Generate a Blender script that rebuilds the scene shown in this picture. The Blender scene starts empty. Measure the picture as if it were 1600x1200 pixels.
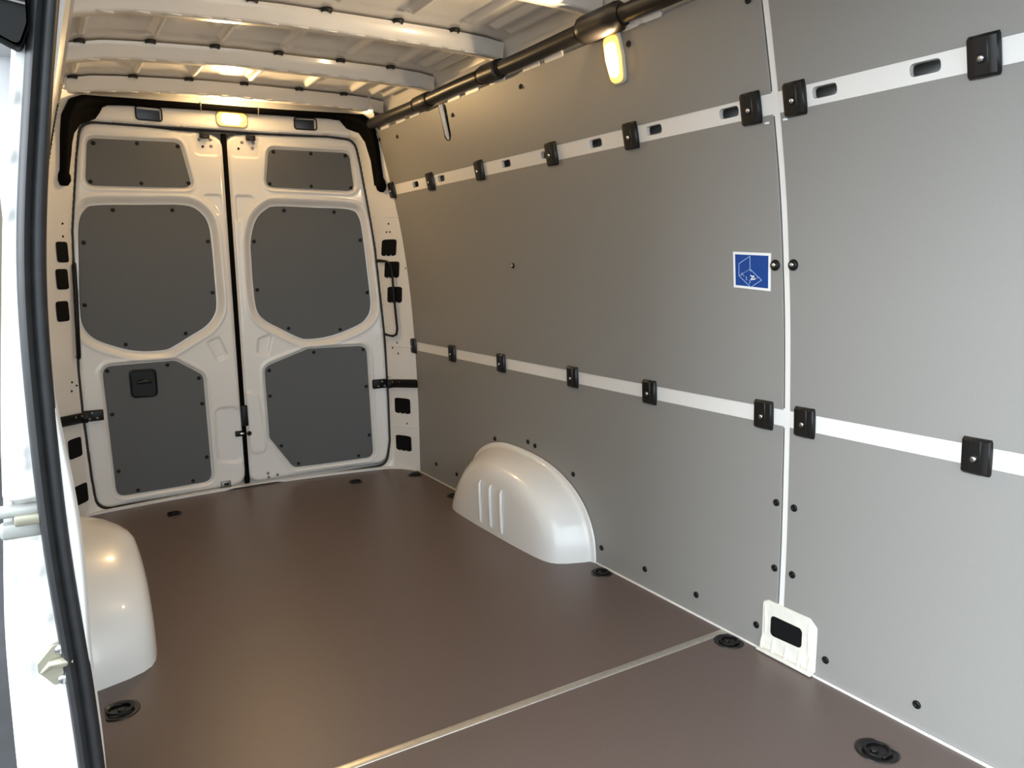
import bpy, bmesh, math, random
import numpy as np
from mathutils import Matrix, Vector

random.seed(4)
scene = bpy.context.scene
COL = scene.collection

# ------------------------------------------------------------------ camera, world, light, exposure
cam_data = bpy.data.cameras.new('camera')
cam = bpy.data.objects.new('camera', cam_data)
COL.objects.link(cam)
cam_data.sensor_width = 36.0
cam_data.lens = 36.0 * 1205.0 / 1600.0
cam_data.clip_start = 0.02
cam.matrix_world = Matrix(((0.85291273, 0.09203001, -0.51387776, -0.86526),
                           (-0.52185688, 0.12328431, -0.84407723, 0.0),
                           (-0.01432738, 0.98809486, 0.15317725, 1.14),
                           (0, 0, 0, 1)))
scene.camera = cam

world = bpy.data.worlds.new('world')
scene.world = world
world.use_nodes = True
bg = world.node_tree.nodes['Background']
bg.inputs['Color'].default_value = (0.84, 0.95, 1.02, 1)
bg.inputs['Strength'].default_value = 4.2

def area_light(name, loc, target, sx, sy, energy, color, spread=math.pi):
    d = bpy.data.lights.new(name, 'AREA')
    d.shape = 'RECTANGLE'; d.size = sx; d.size_y = sy
    d.energy = energy; d.color = color; d.spread = spread
    o = bpy.data.objects.new(name, d); COL.objects.link(o)
    o.location = loc
    o.rotation_euler = (Vector(target) - Vector(loc)).to_track_quat('-Z', 'Y').to_euler()
    return o

# daylight from the open garage front that the open sliding door faces
area_light('garage_front_daylight_offscreen', (-6.0, 0.9, 2.8), (0.8, 0.9, 0.7), 3.6, 2.6, 500.0, (0.88, 0.94, 1.0))

scene.view_settings.view_transform = 'Standard'
scene.view_settings.look = 'None'
scene.view_settings.exposure = 0.0
scene.view_settings.gamma = 1.0
scene.view_settings.use_curve_mapping = False

# ------------------------------------------------------------------ materials
def material(name, color, rough=0.5, metal=0.0, coat=0.0, noise=None, bump=None, emit=None, spec=0.5):
    m = bpy.data.materials.new(name); m.use_nodes = True
    nt = m.node_tree; b = nt.nodes['Principled BSDF']
    b.inputs['Base Color'].default_value = (*color, 1)
    b.inputs['Roughness'].default_value = rough
    b.inputs['Metallic'].default_value = metal
    b.inputs['Coat Weight'].default_value = coat
    b.inputs['Coat Roughness'].default_value = 0.08
    b.inputs['Specular IOR Level'].default_value = spec
    tc = nt.nodes.new('ShaderNodeTexCoord')
    if noise:
        scale, amt = noise
        n = nt.nodes.new('ShaderNodeTexNoise'); n.inputs['Scale'].default_value = scale
        n.inputs['Detail'].default_value = 4
        nt.links.new(tc.outputs['Object'], n.inputs['Vector'])
        r = nt.nodes.new('ShaderNodeValToRGB')
        r.color_ramp.elements[0].position = 0.3; r.color_ramp.elements[1].position = 0.7
        r.color_ramp.elements[0].color = (*[max(0, c * (1 - amt)) for c in color], 1)
        r.color_ramp.elements[1].color = (*[min(1, c * (1 + amt)) for c in color], 1)
        nt.links.new(n.outputs['Fac'], r.inputs['Fac'])
        nt.links.new(r.outputs['Color'], b.inputs['Base Color'])
    if bump:
        scale, strength, dist = bump
        n2 = nt.nodes.new('ShaderNodeTexNoise'); n2.inputs['Scale'].default_value = scale
        n2.inputs['Detail'].default_value = 3
        nt.links.new(tc.outputs['Object'], n2.inputs['Vector'])
        bp = nt.nodes.new('ShaderNodeBump'); bp.inputs['Strength'].default_value = strength
        bp.inputs['Distance'].default_value = dist
        nt.links.new(n2.outputs['Fac'], bp.inputs['Height'])
        nt.links.new(bp.outputs['Normal'], b.inputs['Normal'])
    if emit:
        b.inputs['Emission Color'].default_value = (*emit[0], 1)
        b.inputs['Emission Strength'].default_value = emit[1]
    return m

M = {}
M['white'] = material('white_body_paint', (0.80, 0.785, 0.76), 0.32, coat=0.6, noise=(3.0, 0.02))
M['primer'] = material('ivory_primer', (0.72, 0.70, 0.63), 0.5, noise=(30.0, 0.06), bump=(60, 0.3, 0.002))
M['panel'] = material('grey_lining_laminate', (0.258, 0.250, 0.236), 0.42, noise=(220.0, 0.02), bump=(900.0, 0.05, 0.0004), spec=0.45)
M['door_panel'] = material('dark_grey_door_lining', (0.092, 0.094, 0.094), 0.5, noise=(200.0, 0.05), bump=(900.0, 0.1, 0.0005))
M['floor'] = material('brown_grey_floor_laminate', (0.126, 0.092, 0.081), 0.40, noise=(420.0, 0.28), bump=(700.0, 0.25, 0.0008))
M['black'] = material('black_plastic', (0.006, 0.006, 0.0065), 0.42, spec=0.25)
M['clip'] = material('black_clip_plastic', (0.009, 0.008, 0.0075), 0.3, spec=0.35)
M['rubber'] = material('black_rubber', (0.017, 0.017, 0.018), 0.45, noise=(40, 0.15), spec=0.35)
M['duct'] = material('black_fabric_duct', (0.012, 0.010, 0.009), 0.38, bump=(300, 0.2, 0.001), spec=0.4)
M['harness'] = material('matt_black_harness', (0.003, 0.0028, 0.0026), 0.8, bump=(300, 0.2, 0.001), spec=0.06)
M['cover'] = material('charcoal_plastic', (0.010, 0.010, 0.0095), 0.55, spec=0.2)
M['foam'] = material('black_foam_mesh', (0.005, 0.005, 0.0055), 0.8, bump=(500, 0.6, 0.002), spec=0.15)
M['dark'] = material('dark_cavity', (0.004, 0.004, 0.0045), 0.8, spec=0.1)
M['bolt'] = material('bright_zinc', (0.75, 0.75, 0.74), 0.22, metal=1.0)
M['rivet'] = material('grey_rivet', (0.22, 0.215, 0.2), 0.35, metal=0.6)
M['brass'] = material('yellow_zinc', (0.36, 0.34, 0.26), 0.4, metal=0.6, noise=(30, 0.1))
M['alu'] = material('brushed_aluminium', (0.62, 0.58, 0.52), 0.36, metal=0.75, noise=(60, 0.08))
M['steel'] = material('dull_steel', (0.34, 0.34, 0.32), 0.5, metal=0.4, noise=(20, 0.12))
M['blue'] = material('sticker_blue', (0.006, 0.055, 0.27), 0.4)
M['stickerwhite'] = material('sticker_white', (0.85, 0.86, 0.86), 0.45)
M['lineblue'] = material('sticker_line_blue', (0.42, 0.56, 0.80), 0.45)
M['housing'] = material('lamp_housing', (0.72, 0.68, 0.55), 0.35)
M['lens'] = material('lamp_lens_lit', (0.9, 0.75, 0.4), 0.25, emit=((1.0, 0.62, 0.22), 14.0))
M['lens_rim'] = material('lamp_lens_rim_lit', (0.9, 0.7, 0.25), 0.25, emit=((1.0, 0.55, 0.10), 1.6))
M['ground'] = material('dark_garage_floor', (0.03, 0.03, 0.032), 0.8, noise=(4, 0.2))
M['shell'] = material('grey_outer_shell', (0.45, 0.45, 0.46), 0.5)
M['beige'] = material('beige_garage_wall', (0.13, 0.11, 0.075), 0.8, noise=(1.5, 0.08))

# ------------------------------------------------------------------ helpers
def link(o, parent=None):
    COL.objects.link(o)
    if parent is not None:
        o.parent = parent
    return o

def tag(o, label, cat=None, group=None, kind=None):
    o['label'] = label
    if cat: o['category'] = cat
    if group: o['group'] = group
    if kind: o['kind'] = kind
    return o

def structure(o, label):
    o['kind'] = 'structure'; o['label'] = label
    return o

def mesh(name, verts, faces, mat, parent=None, smooth=False, fixn=True):
    me = bpy.data.meshes.new(name)
    me.from_pydata([tuple(map(float, v)) for v in verts], [], faces)
    if fixn:
        bm = bmesh.new(); bm.from_mesh(me)
        bmesh.ops.recalc_face_normals(bm, faces=bm.faces)
        bm.to_mesh(me); bm.free()
    me.materials.append(M[mat])
    if smooth:
        me.polygons.foreach_set('use_smooth', [True] * len(me.polygons))
    me.update()
    return link(bpy.data.objects.new(name, me), parent)

def share(name, me, parent, loc, rot=(0, 0, 0), scale=(1, 1, 1)):
    o = bpy.data.objects.new(name, me)
    o.location = loc; o.rotation_euler = rot; o.scale = scale
    return link(o, parent)

def empty(name, loc=(0, 0, 0), parent=None):
    o = bpy.data.objects.new(name, None); o.location = loc
    o.empty_display_size = 0.05
    return link(o, parent)

def auto_smooth(o, ang=35):
    me = o.data
    bm = bmesh.new(); bm.from_mesh(me)
    for f in bm.faces: f.smooth = True
    for e in bm.edges:
        if len(e.link_faces) == 2 and e.calc_face_angle(0) > math.radians(ang): e.smooth = False
    bm.to_mesh(me); bm.free()
    return o

def box(name, c, s, mat, parent=None, bevel=0.0, seg=2, rot=None):
    bm = bmesh.new()
    bmesh.ops.create_cube(bm, size=1.0)
    for v in bm.verts: v.co = Vector((v.co.x * s[0], v.co.y * s[1], v.co.z * s[2]))
    if bevel:
        bmesh.ops.bevel(bm, geom=list(bm.edges), offset=bevel, segments=seg, affect='EDGES', profile=0.5)
    me = bpy.data.meshes.new(name)
    if rot is not None:
        bmesh.ops.rotate(bm, verts=bm.verts, matrix=rot)
    bmesh.ops.translate(bm, verts=bm.verts, vec=Vector(c))
    bm.to_mesh(me); bm.free()
    me.materials.append(M[mat])
    o = link(bpy.data.objects.new(name, me), parent)
    return auto_smooth(o, 50) if bevel else o

def rpoly(pts, r, n=5):
    out = []; N = len(pts)
    for i in range(N):
        p0 = np.array(pts[i - 1], float); p1 = np.array(pts[i], float); p2 = np.array(pts[(i + 1) % N], float)
        a = p0 - p1; b = p2 - p1; la = np.linalg.norm(a); lb = np.linalg.norm(b)
        a /= la; b /= lb
        ang = math.acos(max(-1, min(1, float(a @ b))))
        t = r / math.tan(ang / 2) if ang < math.pi - 1e-3 else 0
        t = min(t, la * 0.45, lb * 0.45)
        if t < 1e-5: out.append(tuple(p1)); continue
        s = p1 + a * t; e = p1 + b * t
        for k in range(n + 1):
            u = k / n
            q = (1 - u) ** 2 * s + 2 * u * (1 - u) * p1 + u * u * e
            out.append(tuple(q))
    return out

def smoothed(pts, n=4):
    """closed Catmull-Rom through the points"""
    out = []; N = len(pts); P = [np.array(p, float) for p in pts]
    for i in range(N):
        a, b, c, d = P[i - 1], P[i], P[(i + 1) % N], P[(i + 2) % N]
        for k in range(n):
            t = k / n
            out.append(tuple(0.5 * (2 * b + (c - a) * t + (2 * a - 5 * b + 4 * c - d) * t * t + (3 * b - a - 3 * c + d) * t ** 3)))
    return out

def sdf(X, Z, poly):
    P = np.array(poly, float); Q = np.roll(P, -1, axis=0)
    D = np.full(X.shape, 1e9); inside = np.zeros(X.shape, bool)
    for (x0, z0), (x1, z1) in zip(P, Q):
        dx, dz = x1 - x0, z1 - z0
        L = dx * dx + dz * dz + 1e-18
        t = np.clip(((X - x0) * dx + (Z - z0) * dz) / L, 0, 1)
        D = np.minimum(D, np.hypot(X - x0 - t * dx, Z - z0 - t * dz))
        if abs(dz) > 1e-12:
            c = ((z0 > Z) != (z1 > Z)) & (X < dx * (Z - z0) / dz + x0)
            inside ^= c
    return np.where(inside, -D, D)

def ss(x, a, b):
    t = np.clip((x - a) / (b - a), 0, 1)
    return t * t * (3 - 2 * t)

def grid(name, A, B, P, keep, mat, parent=None):
    """A,B index sizes; P (na,nb,3); keep (na,nb) bool on vertices"""
    na, nb = keep.shape
    idx = -np.ones((na, nb), int)
    kf = keep[:-1, :-1] & keep[1:, :-1] & keep[1:, 1:] & keep[:-1, 1:]
    used = np.zeros((na, nb), bool)
    used[:-1, :-1] |= kf; used[1:, :-1] |= kf; used[1:, 1:] |= kf; used[:-1, 1:] |= kf
    idx[used] = np.arange(used.sum())
    v = P[used]
    i, j = np.nonzero(kf)
    f = np.stack([idx[i, j], idx[i + 1, j], idx[i + 1, j + 1], idx[i, j + 1]], 1)
    return mesh(name, v.tolist(), f.tolist(), mat, parent, smooth=True, fixn=False)

def plate(name, poly, fn, front, back, mat, parent=None, rings=(0.97, 0.8, 0.6, 0.4, 0.2), edge=0.002):
    """solid plate: closed 2-D outline, mapped by fn(a, b, depth); front < back"""
    P = np.array(poly, float); c = P.mean(0); n = len(P)
    verts = []; faces = []
    size = np.abs(P - c).max()
    layers = [(1.0, back), (1.0, front + edge), (1.0 - edge / size, front)] + [(s, front) for s in rings]
    for s, d in layers:
        for p in P:
            q = c + (p - c) * s
            verts.append(fn(q[0], q[1], d))
    verts.append(fn(c[0], c[1], front))
    for L in range(len(layers) - 1):
        for i in range(n):
            j = (i + 1) % n
            faces.append((L * n + i, L * n + j, (L + 1) * n + j, (L + 1) * n + i))
    last = (len(layers) - 1) * n
    for i in range(n):
        faces.append((last + i, last + (i + 1) % n, len(verts) - 1))
    faces.append(tuple(range(n)))
    o = mesh(name, verts, faces, mat, parent)
    return auto_smooth(o, 40)

def tube(name, path, rad, mat, parent=None, n=12, squash=None, caps=True):
    P = [Vector(p) for p in path]; R = rad if isinstance(rad, (list, tuple)) else [rad] * len(P)
    verts = []; faces = []
    T = [(P[min(i + 1, len(P) - 1)] - P[max(i - 1, 0)]).normalized() for i in range(len(P))]
    up = Vector((0, 0, 1)) if abs(T[0].z) < 0.9 else Vector((1, 0, 0))
    N = (up - T[0] * up.dot(T[0])).normalized()
    for i, p in enumerate(P):
        N = (N - T[i] * N.dot(T[i])).normalized(); Bn = T[i].cross(N)
        for k in range(n):
            a = 2 * math.pi * k / n
            sx, sy = squash if squash else (1, 1)
            verts.append(p + N * (math.cos(a) * R[i] * sx) + Bn * (math.sin(a) * R[i] * sy))
    for i in range(len(P) - 1):
        for k in range(n):
            l = (k + 1) % n
            faces.append((i * n + k, i * n + l, (i + 1) * n + l, (i + 1) * n + k))
    if caps:
        faces.append(tuple(range(n))); faces.append(tuple(range((len(P) - 1) * n, len(P) * n)))
    o = mesh(name, verts, faces, mat, parent)
    return auto_smooth(o, 50)

def lathe_mesh(name, prof, mat, n=14):
    """profile (radius, height) swept about +Z, returns mesh data"""
    verts = []; faces = []
    for r, h in prof:
        for k in range(n):
            a = 2 * math.pi * k / n
            verts.append((r * math.cos(a), r * math.sin(a), h))
    for i in range(len(prof) - 1):
        for k in range(n):
            l = (k + 1) % n
            faces.append((i * n + k, i * n + l, (i + 1) * n + l, (i + 1) * n + k))
    faces.append(tuple(range((len(prof) - 1) * n, len(prof) * n)))
    me = bpy.data.meshes.new(name); me.from_pydata(verts, [], faces)
    bm = bmesh.new(); bm.from_mesh(me); bmesh.ops.recalc_face_normals(bm, faces=bm.faces)
    for f in bm.faces: f.smooth = True
    bm.to_mesh(me); bm.free()
    me.materials.append(M[mat])
    return me

# ------------------------------------------------------------------ surfaces of the van body (metres; +Y to the rear doors, +X to the closed side wall)
WZ = [0, .35, .7, .98, 1.15, 1.32, 1.49, 1.64, 1.77, 1.85, 2.0]
WX = [.875, .878, .870, .855, .838, .818, .787, .755, .725, .705, .66]
def W(z):
    # smooth fit of the bowed side wall
    return float(np.interp(z, WZ, WX))
_zs = np.linspace(0, 2, 401); _wx = np.interp(_zs, WZ, WX)
_k = np.ones(41) / 41
_wx = np.convolve(np.pad(_wx, 20, mode='edge'), _k, 'valid')
def W(z): return float(np.interp(z, _zs, _wx))
def Wv(z): return np.interp(z, _zs, _wx)
def S(x): return 4.14 - 0.10 * (x / .88) ** 2          # bowed inner face of the rear doors
def F(x, z):                                           # rear frame and pillars, turning forward to the side walls
    y = S(x) - .03
    k = Wv(z) - .085
    y = y - np.maximum(0, x - k) * 1.75
    k = Wv(z) - .13
    y = y - np.maximum(0, -x - k) * 1.2
    return y
def rear(a, b, d): return (a, S(a) + d, b)             # depth + is away from the load space
def wallr(a, b, d): return (W(b) + d, a, b)
def walll(a, b, d): return (-W(b) - d, a, b)
def framef(a, b, d):
    return (a, float(F(a, b)) + d, b)

Y_FRONT = -0.45
Y_REAR = 3.90
Y_SEAM = 1.391

# ------------------------------------------------------------------ the large structure
# floor
floor = box('floor', (0, (Y_FRONT + 4.16) / 2, -0.035), (1.80, 4.16 - Y_FRONT, 0.05), 'shell')
structure(floor, 'load floor of the van under the brown boards')
def floor_board(y0, y1, curved):
    xs = np.linspace(-.868, .868, 25)
    v = []; f = []
    for x in xs:
        ye = min(y1, S(x) - .035) if curved else y1
        if curved: ye = S(x) - .035 - max(0, abs(x) - .78) * 1.4
        for (y, z) in ((y0, -.01), (y0, 0.0), (ye, 0.0), (ye, -.01)):
            v.append((x, y, z))
    for i in range(len(xs) - 1):
        for k in range(4):
            l = (k + 1) % 4
            f.append((i * 4 + k, i * 4 + l, i * 4 + 4 + l, i * 4 + 4 + k))
    f.append((0, 1, 2, 3)); n = len(v); f.append((n - 4, n - 3, n - 2, n - 1))
    return mesh('floor_board', v, f, 'floor', floor)
floor_board(1.602, 4.1, True)
floor_board(Y_FRONT, 1.576, False)
box('joint_strip', (0, 1.589, -.0015), (1.736, .026, .008), 'alu', floor, .0015)

# side walls: white steel skin behind the grey lining
def wall_skin(name, side, y0, y1, off=.014, z1=1.87, thick=.03):
    zs = np.linspace(-.01, z1, 48)
    v = []; f = []
    for z in zs:
        x = W(z) + off
        for (xx, y) in ((x, y0), (x, y1), (x + thick, y1), (x + thick, y0)): v.append((side * xx, y, z))
    for i in range(len(zs) - 1):
        for k in range(4):
            l = (k + 1) % 4
            f.append((i * 4 + k, i * 4 + l, i * 4 + 4 + l, i * 4 + 4 + k))
    f.append((0, 1, 2, 3)); n = len(v); f.append((n - 4, n - 3, n - 2, n - 1))
    return auto_smooth(mesh(name, v, f, 'white'), 40)
wall_right = structure(wall_skin('wall_right', 1, Y_FRONT, 4.0, off=.090, thick=.010), 'closed side wall of the van lined with grey panels between white rails')
wall_left = structure(wall_skin('wall_left', -1, 1.452, 4.0, z1=1.90), 'door side wall of the van behind the sliding door pillar')

def side_strip(name, side, y0, y1, z0, z1, d0, d1, mat, parent, nz=None, chamfer=0.0015):
    """solid sheet that follows the bowed wall"""
    n = nz or max(2, int((z1 - z0) / .035) + 1)
    zs = np.linspace(z0, z1, n)
    v = []; f = []
    c = chamfer
    for i, z in enumerate(zs):
        e = 0
        x0 = W(z)
        ring = ((y0, d1), (y0, d0 + c), (y0 + c, d0), (y1 - c, d0), (y1, d0 + c), (y1, d1))
        for (y, d) in ring: v.append((side * (x0 + d), y, z))
    for i in range(n - 1):
        for k in range(6):
            l = (k + 1) % 6
            f.append((i * 6 + k, i * 6 + l, i * 6 + 6 + l, i * 6 + 6 + k))
    f.append(tuple(range(6))); m = len(v); f.append(tuple(range(m - 6, m)))
    return auto_smooth(mesh(name, v, f, mat, parent), 40)

PANELS = {}
bands = (('low', .004, .684), ('mid', .731, 1.510), ('top', 1.561, 1.832))
for bn, z0, z1 in bands:
    PANELS['rear', bn] = side_strip('lining_panel', 1, 1.4035, Y_REAR, z0, z1, 0.0, .008, 'panel', wall_right)
    PANELS['front', bn] = side_strip('lining_panel', 1, Y_FRONT, 1.3815, z0, z1, 0.0, .008, 'panel', wall_right)
    if bn == 'low': side_strip('lining_panel', -1, 1.44, Y_REAR, z0, z1, 0.0, .008, 'panel', wall_left)
lower_rail = side_strip('lower_rail', 1, Y_FRONT, Y_REAR, .680, .735, .0025, .012, 'white', wall_right)
upper_rail = side_strip('upper_rail', 1, Y_FRONT, Y_REAR, 1.506, 1.565, .0025, .012, 'white', wall_right)
side_strip('seam_strip', 1, 1.3815, 1.4005, 0, 1.86, .002, .013, 'white', wall_right)

# rear doors as pressed sheet metal
LA = rpoly([(-.608, 1.735), (-.211, 1.748), (-.168, 1.536), (-.633, 1.525)], .035)
LB = smoothed([(-.675, 1.35), (-.645, 1.415), (-.599, 1.437), (-.41, 1.446), (-.215, 1.451), (-.143, 1.423), (-.104, 1.361), (-.095, 1.245), (-.093, 1.1), (-.093, .963), (-.109, .905), (-.154, .852), (-.235, .805), (-.312, .762), (-.36, .747), (-.465, .750), (-.547, .772), (-.652, .822), (-.699, .890), (-.703, .989), (-.69, 1.18)])
LC = rpoly([(-.637, .690), (-.309, .690), (-.184, .605), (-.179, .048), (-.627, .052)], .045)
RA = rpoly([(.213, 1.744), (.627, 1.742), (.645, 1.545), (.189, 1.554)], .035)
RB = smoothed([(.100, 1.283), (.132, 1.385), (.185, 1.44), (.240, 1.457), (.43, 1.454), (.615, 1.447), (.665, 1.41), (.682, 1.318), (.696, 1.15), (.708, .99), (.708, .917), (.688, .864), (.635, .820), (.492, .769), (.365, .756), (.305, .773), (.22, .822), (.144, .870), (.107, .925), (.097, 1.038), (.096, 1.16)])
RC = rpoly([(.125, .621), (.358, .703), (.674, .703), (.687, .063), (.247, .056), (.128, .236)], .045)
DL = rpoly([(-.655, 1.65), (-.70, 1.321), (-.718, 1.0), (-.731, .68), (-.731, .492), (-.722, .176), (-.712, .008), (-.010, .008), (-.012, .6), (-.013, 1.25), (-.012, 1.795), (-.36, 1.806), (-.625, 1.80)], .07)
DR = rpoly([(.009, 1.795), (.009, 1.25), (.009, .6), (.009, .010), (.757, .028), (.779, .15), (.779, .40), (.772, .753), (.739, 1.242), (.713, 1.445), (.679, 1.684), (.655, 1.805), (.517, 1.816), (.176, 1.812)], .06)

def snap(X, Z, poly, st, level=0.0):
    """pull the grid points nearest to an outline onto it so that the pressed edge is clean"""
    d = sdf(X, Z, poly) - level; h = 1e-4
    gx = (sdf(X + h, Z, poly) - level - d) / h; gz = (sdf(X, Z + h, poly) - level - d) / h
    m = np.abs(d) < st * .55
    X = np.where(m, X - d * gx, X); Z = np.where(m, Z - d * gz, Z)
    return X, Z, np.where(m, 0.0, d)
def press_door(name, outline, wells, embosses, x0, x1):
    st = .0055
    xs = np.arange(x0, x1, st); zs = np.arange(-.01, 1.84, st)
    X, Z = np.meshgrid(xs, zs, indexing='ij')
    X, Z, d = snap(X, Z, outline, st)
    e = .008 * ss(d, -.014, 0) + np.where(d > 1e-6, .05, 0)
    for poly, wide, deep in wells:
        p = sdf(X, Z, poly)
        e += deep * (1 - ss(p, .004, wide))
        e -= .004 * np.exp(-((p - wide - .006) / .006) ** 2)      # raised rolled lip
    for poly, wide, deep in embosses:
        p = sdf(X, Z, poly)
        e += deep * (1 - ss(p, 0, wide))
    Y = S(X) + e
    return grid(name, xs, zs, np.stack([X, Y, Z], 2), d < .012, 'white')

e1 = rpoly([(-.135, .42), (-.03, .42), (-.03, .135), (-.135, .15)], .03)
e2 = rpoly([(-.150, .771), (-.096, .79), (-.062, .70), (-.11, .676)], .008)
e3 = rpoly([(.105, .771), (.165, .79), (.140, .684), (.095, .700)], .008)
e4 = rpoly([(-.15, 1.785), (-.035, 1.79), (-.035, 1.70), (-.14, 1.70)], .02)
e5 = rpoly([(.03, 1.79), (.165, 1.79), (.16, 1.70), (.03, 1.70)], .02)
e6 = rpoly([(.025, .50), (.075, .47), (.095, .30), (.10, .17), (.03, .17)], .03)
e7 = rpoly([(-.60, 1.497), (-.22, 1.503), (-.15, 1.49), (-.13, 1.44), (-.20, 1.485), (-.58, 1.478)], .01)
e9 = rpoly([(.035, 1.50), (.125, 1.50), (.10, 1.455), (.035, 1.36)], .015)
e10 = rpoly([(-.125, 1.50), (-.04, 1.50), (-.04, 1.40), (-.075, 1.46)], .015)
e8 = rpoly([(.56, .72), (.70, .79), (.73, .70), (.70, .715)], .02)
door_1 = press_door('door_1', DL, [(LA, .013, .012), (LB, .036, .020), (LC, .013, .012)],
                    [(e1, .014, .007), (e2, .008, .006), (e4, .012, .006), (e10, .008, .004)], -.75, .002)
structure(door_1, 'white rear door with three dark grey lining panels and a black pull handle')
door_2 = press_door('door_2', DR, [(RA, .013, .012), (RB, .036, .020), (RC, .013, .012)],
                    [(e6, .014, -.006), (e3, .008, .006), (e5, .012, .006), (e9, .008, .004)], -.004, .80)
structure(door_2, 'white rear door with three dark grey lining panels and no handle')

DOORPANELS = {}
for key, dr, poly, dep in (('LA', door_1, LA, .0085), ('LB', door_1, LB, .0165), ('LC', door_1, LC, .0085),
                           ('RA', door_2, RA, .0085), ('RB', door_2, RB, .0165), ('RC', door_2, RC, .0085)):
    DOORPANELS[key] = (plate('door_lining_panel', poly, rear, dep - .003, dep + .006, 'door_panel', dr), dep - .003)

# frame round the rear doors: header, corner pillars
OPEN = rpoly([(-.668, 1.65), (-.712, 1.321), (-.730, 1.0), (-.743, .68), (-.743, .492), (-.734, .176), (-.722, -.004), (.768, -.002), (.791, .15), (.791, .40), (.784, .753), (.751, 1.242), (.725, 1.445), (.691, 1.684), (.668, 1.818), (.517, 1.828), (.176, 1.822), (-.36, 1.818), (-.640, 1.812)], .075)
HEADER_HOLES = ((-.400, -.287, 1.832, 1.892), (.340, .452, 1.845, 1.902))
def build_frame():
    st = .0042
    xs = np.arange(-.885, .889, st); zs = np.arange(-.01, 2.0, st)
    X, Z = np.meshgrid(xs, zs, indexing='ij')
    X, Z, d = snap(X, Z, OPEN, st)
    hole = np.zeros(X.shape, bool); flange = np.zeros(X.shape, bool)
    for x0, x1, z0, z1 in HEADER_HOLES:
        hp_ = rpoly([(x0, z0), (x1, z0), (x1, z1), (x0, z1)], .014, 4)
        Xs, Zs, dh = snap(X, Z, hp_, st)
        X, Z = Xs, Zs
        flange |= dh < -1e-6; hole |= dh < -.008
    Y = F(X, Z) + np.where(d < -1e-6, .11, .004 * (1 - ss(d, 0, .014))) + .02 * flange
    lim = Wv(Z) + .004
    keep = (d > -.010) & (np.abs(X) < lim + .006) & ~hole
    return grid('wall_rear', xs, zs, np.stack([X, Y, Z], 2), keep, 'white')
wall_rear = structure(build_frame(), 'white frame of corner pillars and header round the rear doors')
sealpath = [(x, S(x) + .012, z) for x, z in [(OPEN[i][0] * .9935, (OPEN[i][1] - .9) * .9945 + .9) for i in range(len(OPEN))]]
door_seal = tube('door_seal', sealpath + sealpath[:2], .0075, 'rubber', wall_rear, 8, caps=False)
gap = side = None
box('door_gap_seal', (-.0015, S(0) + .016, .905), (.026, .02, 1.80), 'harness', wall_rear, .004)
# sill plate between floor and doors
xs = np.linspace(-.86, .86, 31)
v = []; f = []
for x in xs:
    y = S(x) - .035 - max(0, abs(x) - .78) * 1.4
    for (yy, z) in ((y - .016, -.004), (y - .016, .010), (y + .008, .010), (y + .008, -.02)): v.append((x, yy, z))
for i in range(len(xs) - 1):
    for k in range(4):
        l = (k + 1) % 4
        f.append((i * 4 + k, i * 4 + l, i * 4 + 4 + l, i * 4 + 4 + k))
structure(mesh('trim_1', v, f, 'white'), 'narrow white sill strip at the foot of the rear doors')
for n_, y0_, y1_ in (('trim_2', Y_FRONT, Y_REAR),):
    structure(box(n_, (.871, (y0_ + y1_) / 2, .001), (.007, y1_ - y0_, .008), 'white', None, .001), 'thin white sealing strip between floor and grey wall')

# roof skin with lengthwise beads, side rails, cross bows
BOWS = (3.93, 3.326, 2.715, 2.10, 1.485, 0.87, 0.255, -.36)
def zbow(x): return np.interp(x, [-.76, -.69, -.585, -.48, -.38, -.24, -.1, .1, .3, .5, .6, .68, .76], [1.862, 1.885, 1.907, 1.916, 1.922, 1.929, 1.935, 1.937, 1.938, 1.938, 1.936, 1.932, 1.922])
BEADS = (-.655, -.42, -.19, .055, .315, .54, .645, .705)
def build_roof():
    xs = np.arange(-.78, .7801, .006); ys = np.concatenate([np.arange(Y_FRONT - .02, 4.2, .02)])
    X, Y = np.meshgrid(xs, ys, indexing='ij')
    Zr = zbow(X) + .072
    Zr = Zr - .10 * ss(np.abs(X), .745, .80)
    m = np.ones_like(Y)
    for b in BOWS:
        m *= ss(np.abs(Y - b + .03), .095, .135)
    for i, b in enumerate(BEADS):
        Zr -= .024 * m * (1 - ss(np.abs(X - b), .007, .018))
    for b in BOWS:
        Zr -= .006 * (1 - ss(np.abs(Y - b + .03), .085, .10))
    return grid('ceiling', xs, ys, np.stack([X, Y, Zr], 2), np.ones_like(X, bool), 'white')
ceiling = structure(build_roof(), 'bare white steel van roof with lengthwise beads and cross bows')
def roof_bow(yb):
    xs = np.linspace(-.745, .755, 61)
    prof = [(-.032, .060), (-.030, .050), (-.022, .008), (-.016, .002), (-.006, 0), (.028, 0), (.032, .003), (.046, .012), (.052, .050), (.058, .058), (.058, .062)]
    v = []; f = []; n = len(prof)
    for x in xs:
        z = float(zbow(x))
        for dy, dz in prof: v.append((x, yb + dy, z + dz))
    for i in range(len(xs) - 1):
        for k in range(n - 1):
            f.append((i * n + k, i * n + k + 1, (i + 1) * n + k + 1, (i + 1) * n + k))
    f.append(tuple(range(n))); f.append(tuple(range((len(xs) - 1) * n, len(xs) * n)))
    return auto_smooth(mesh('roof_bow', v, f, 'white', ceiling), 40)
BOWOBJ = [roof_bow(b) for b in BOWS]
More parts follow.
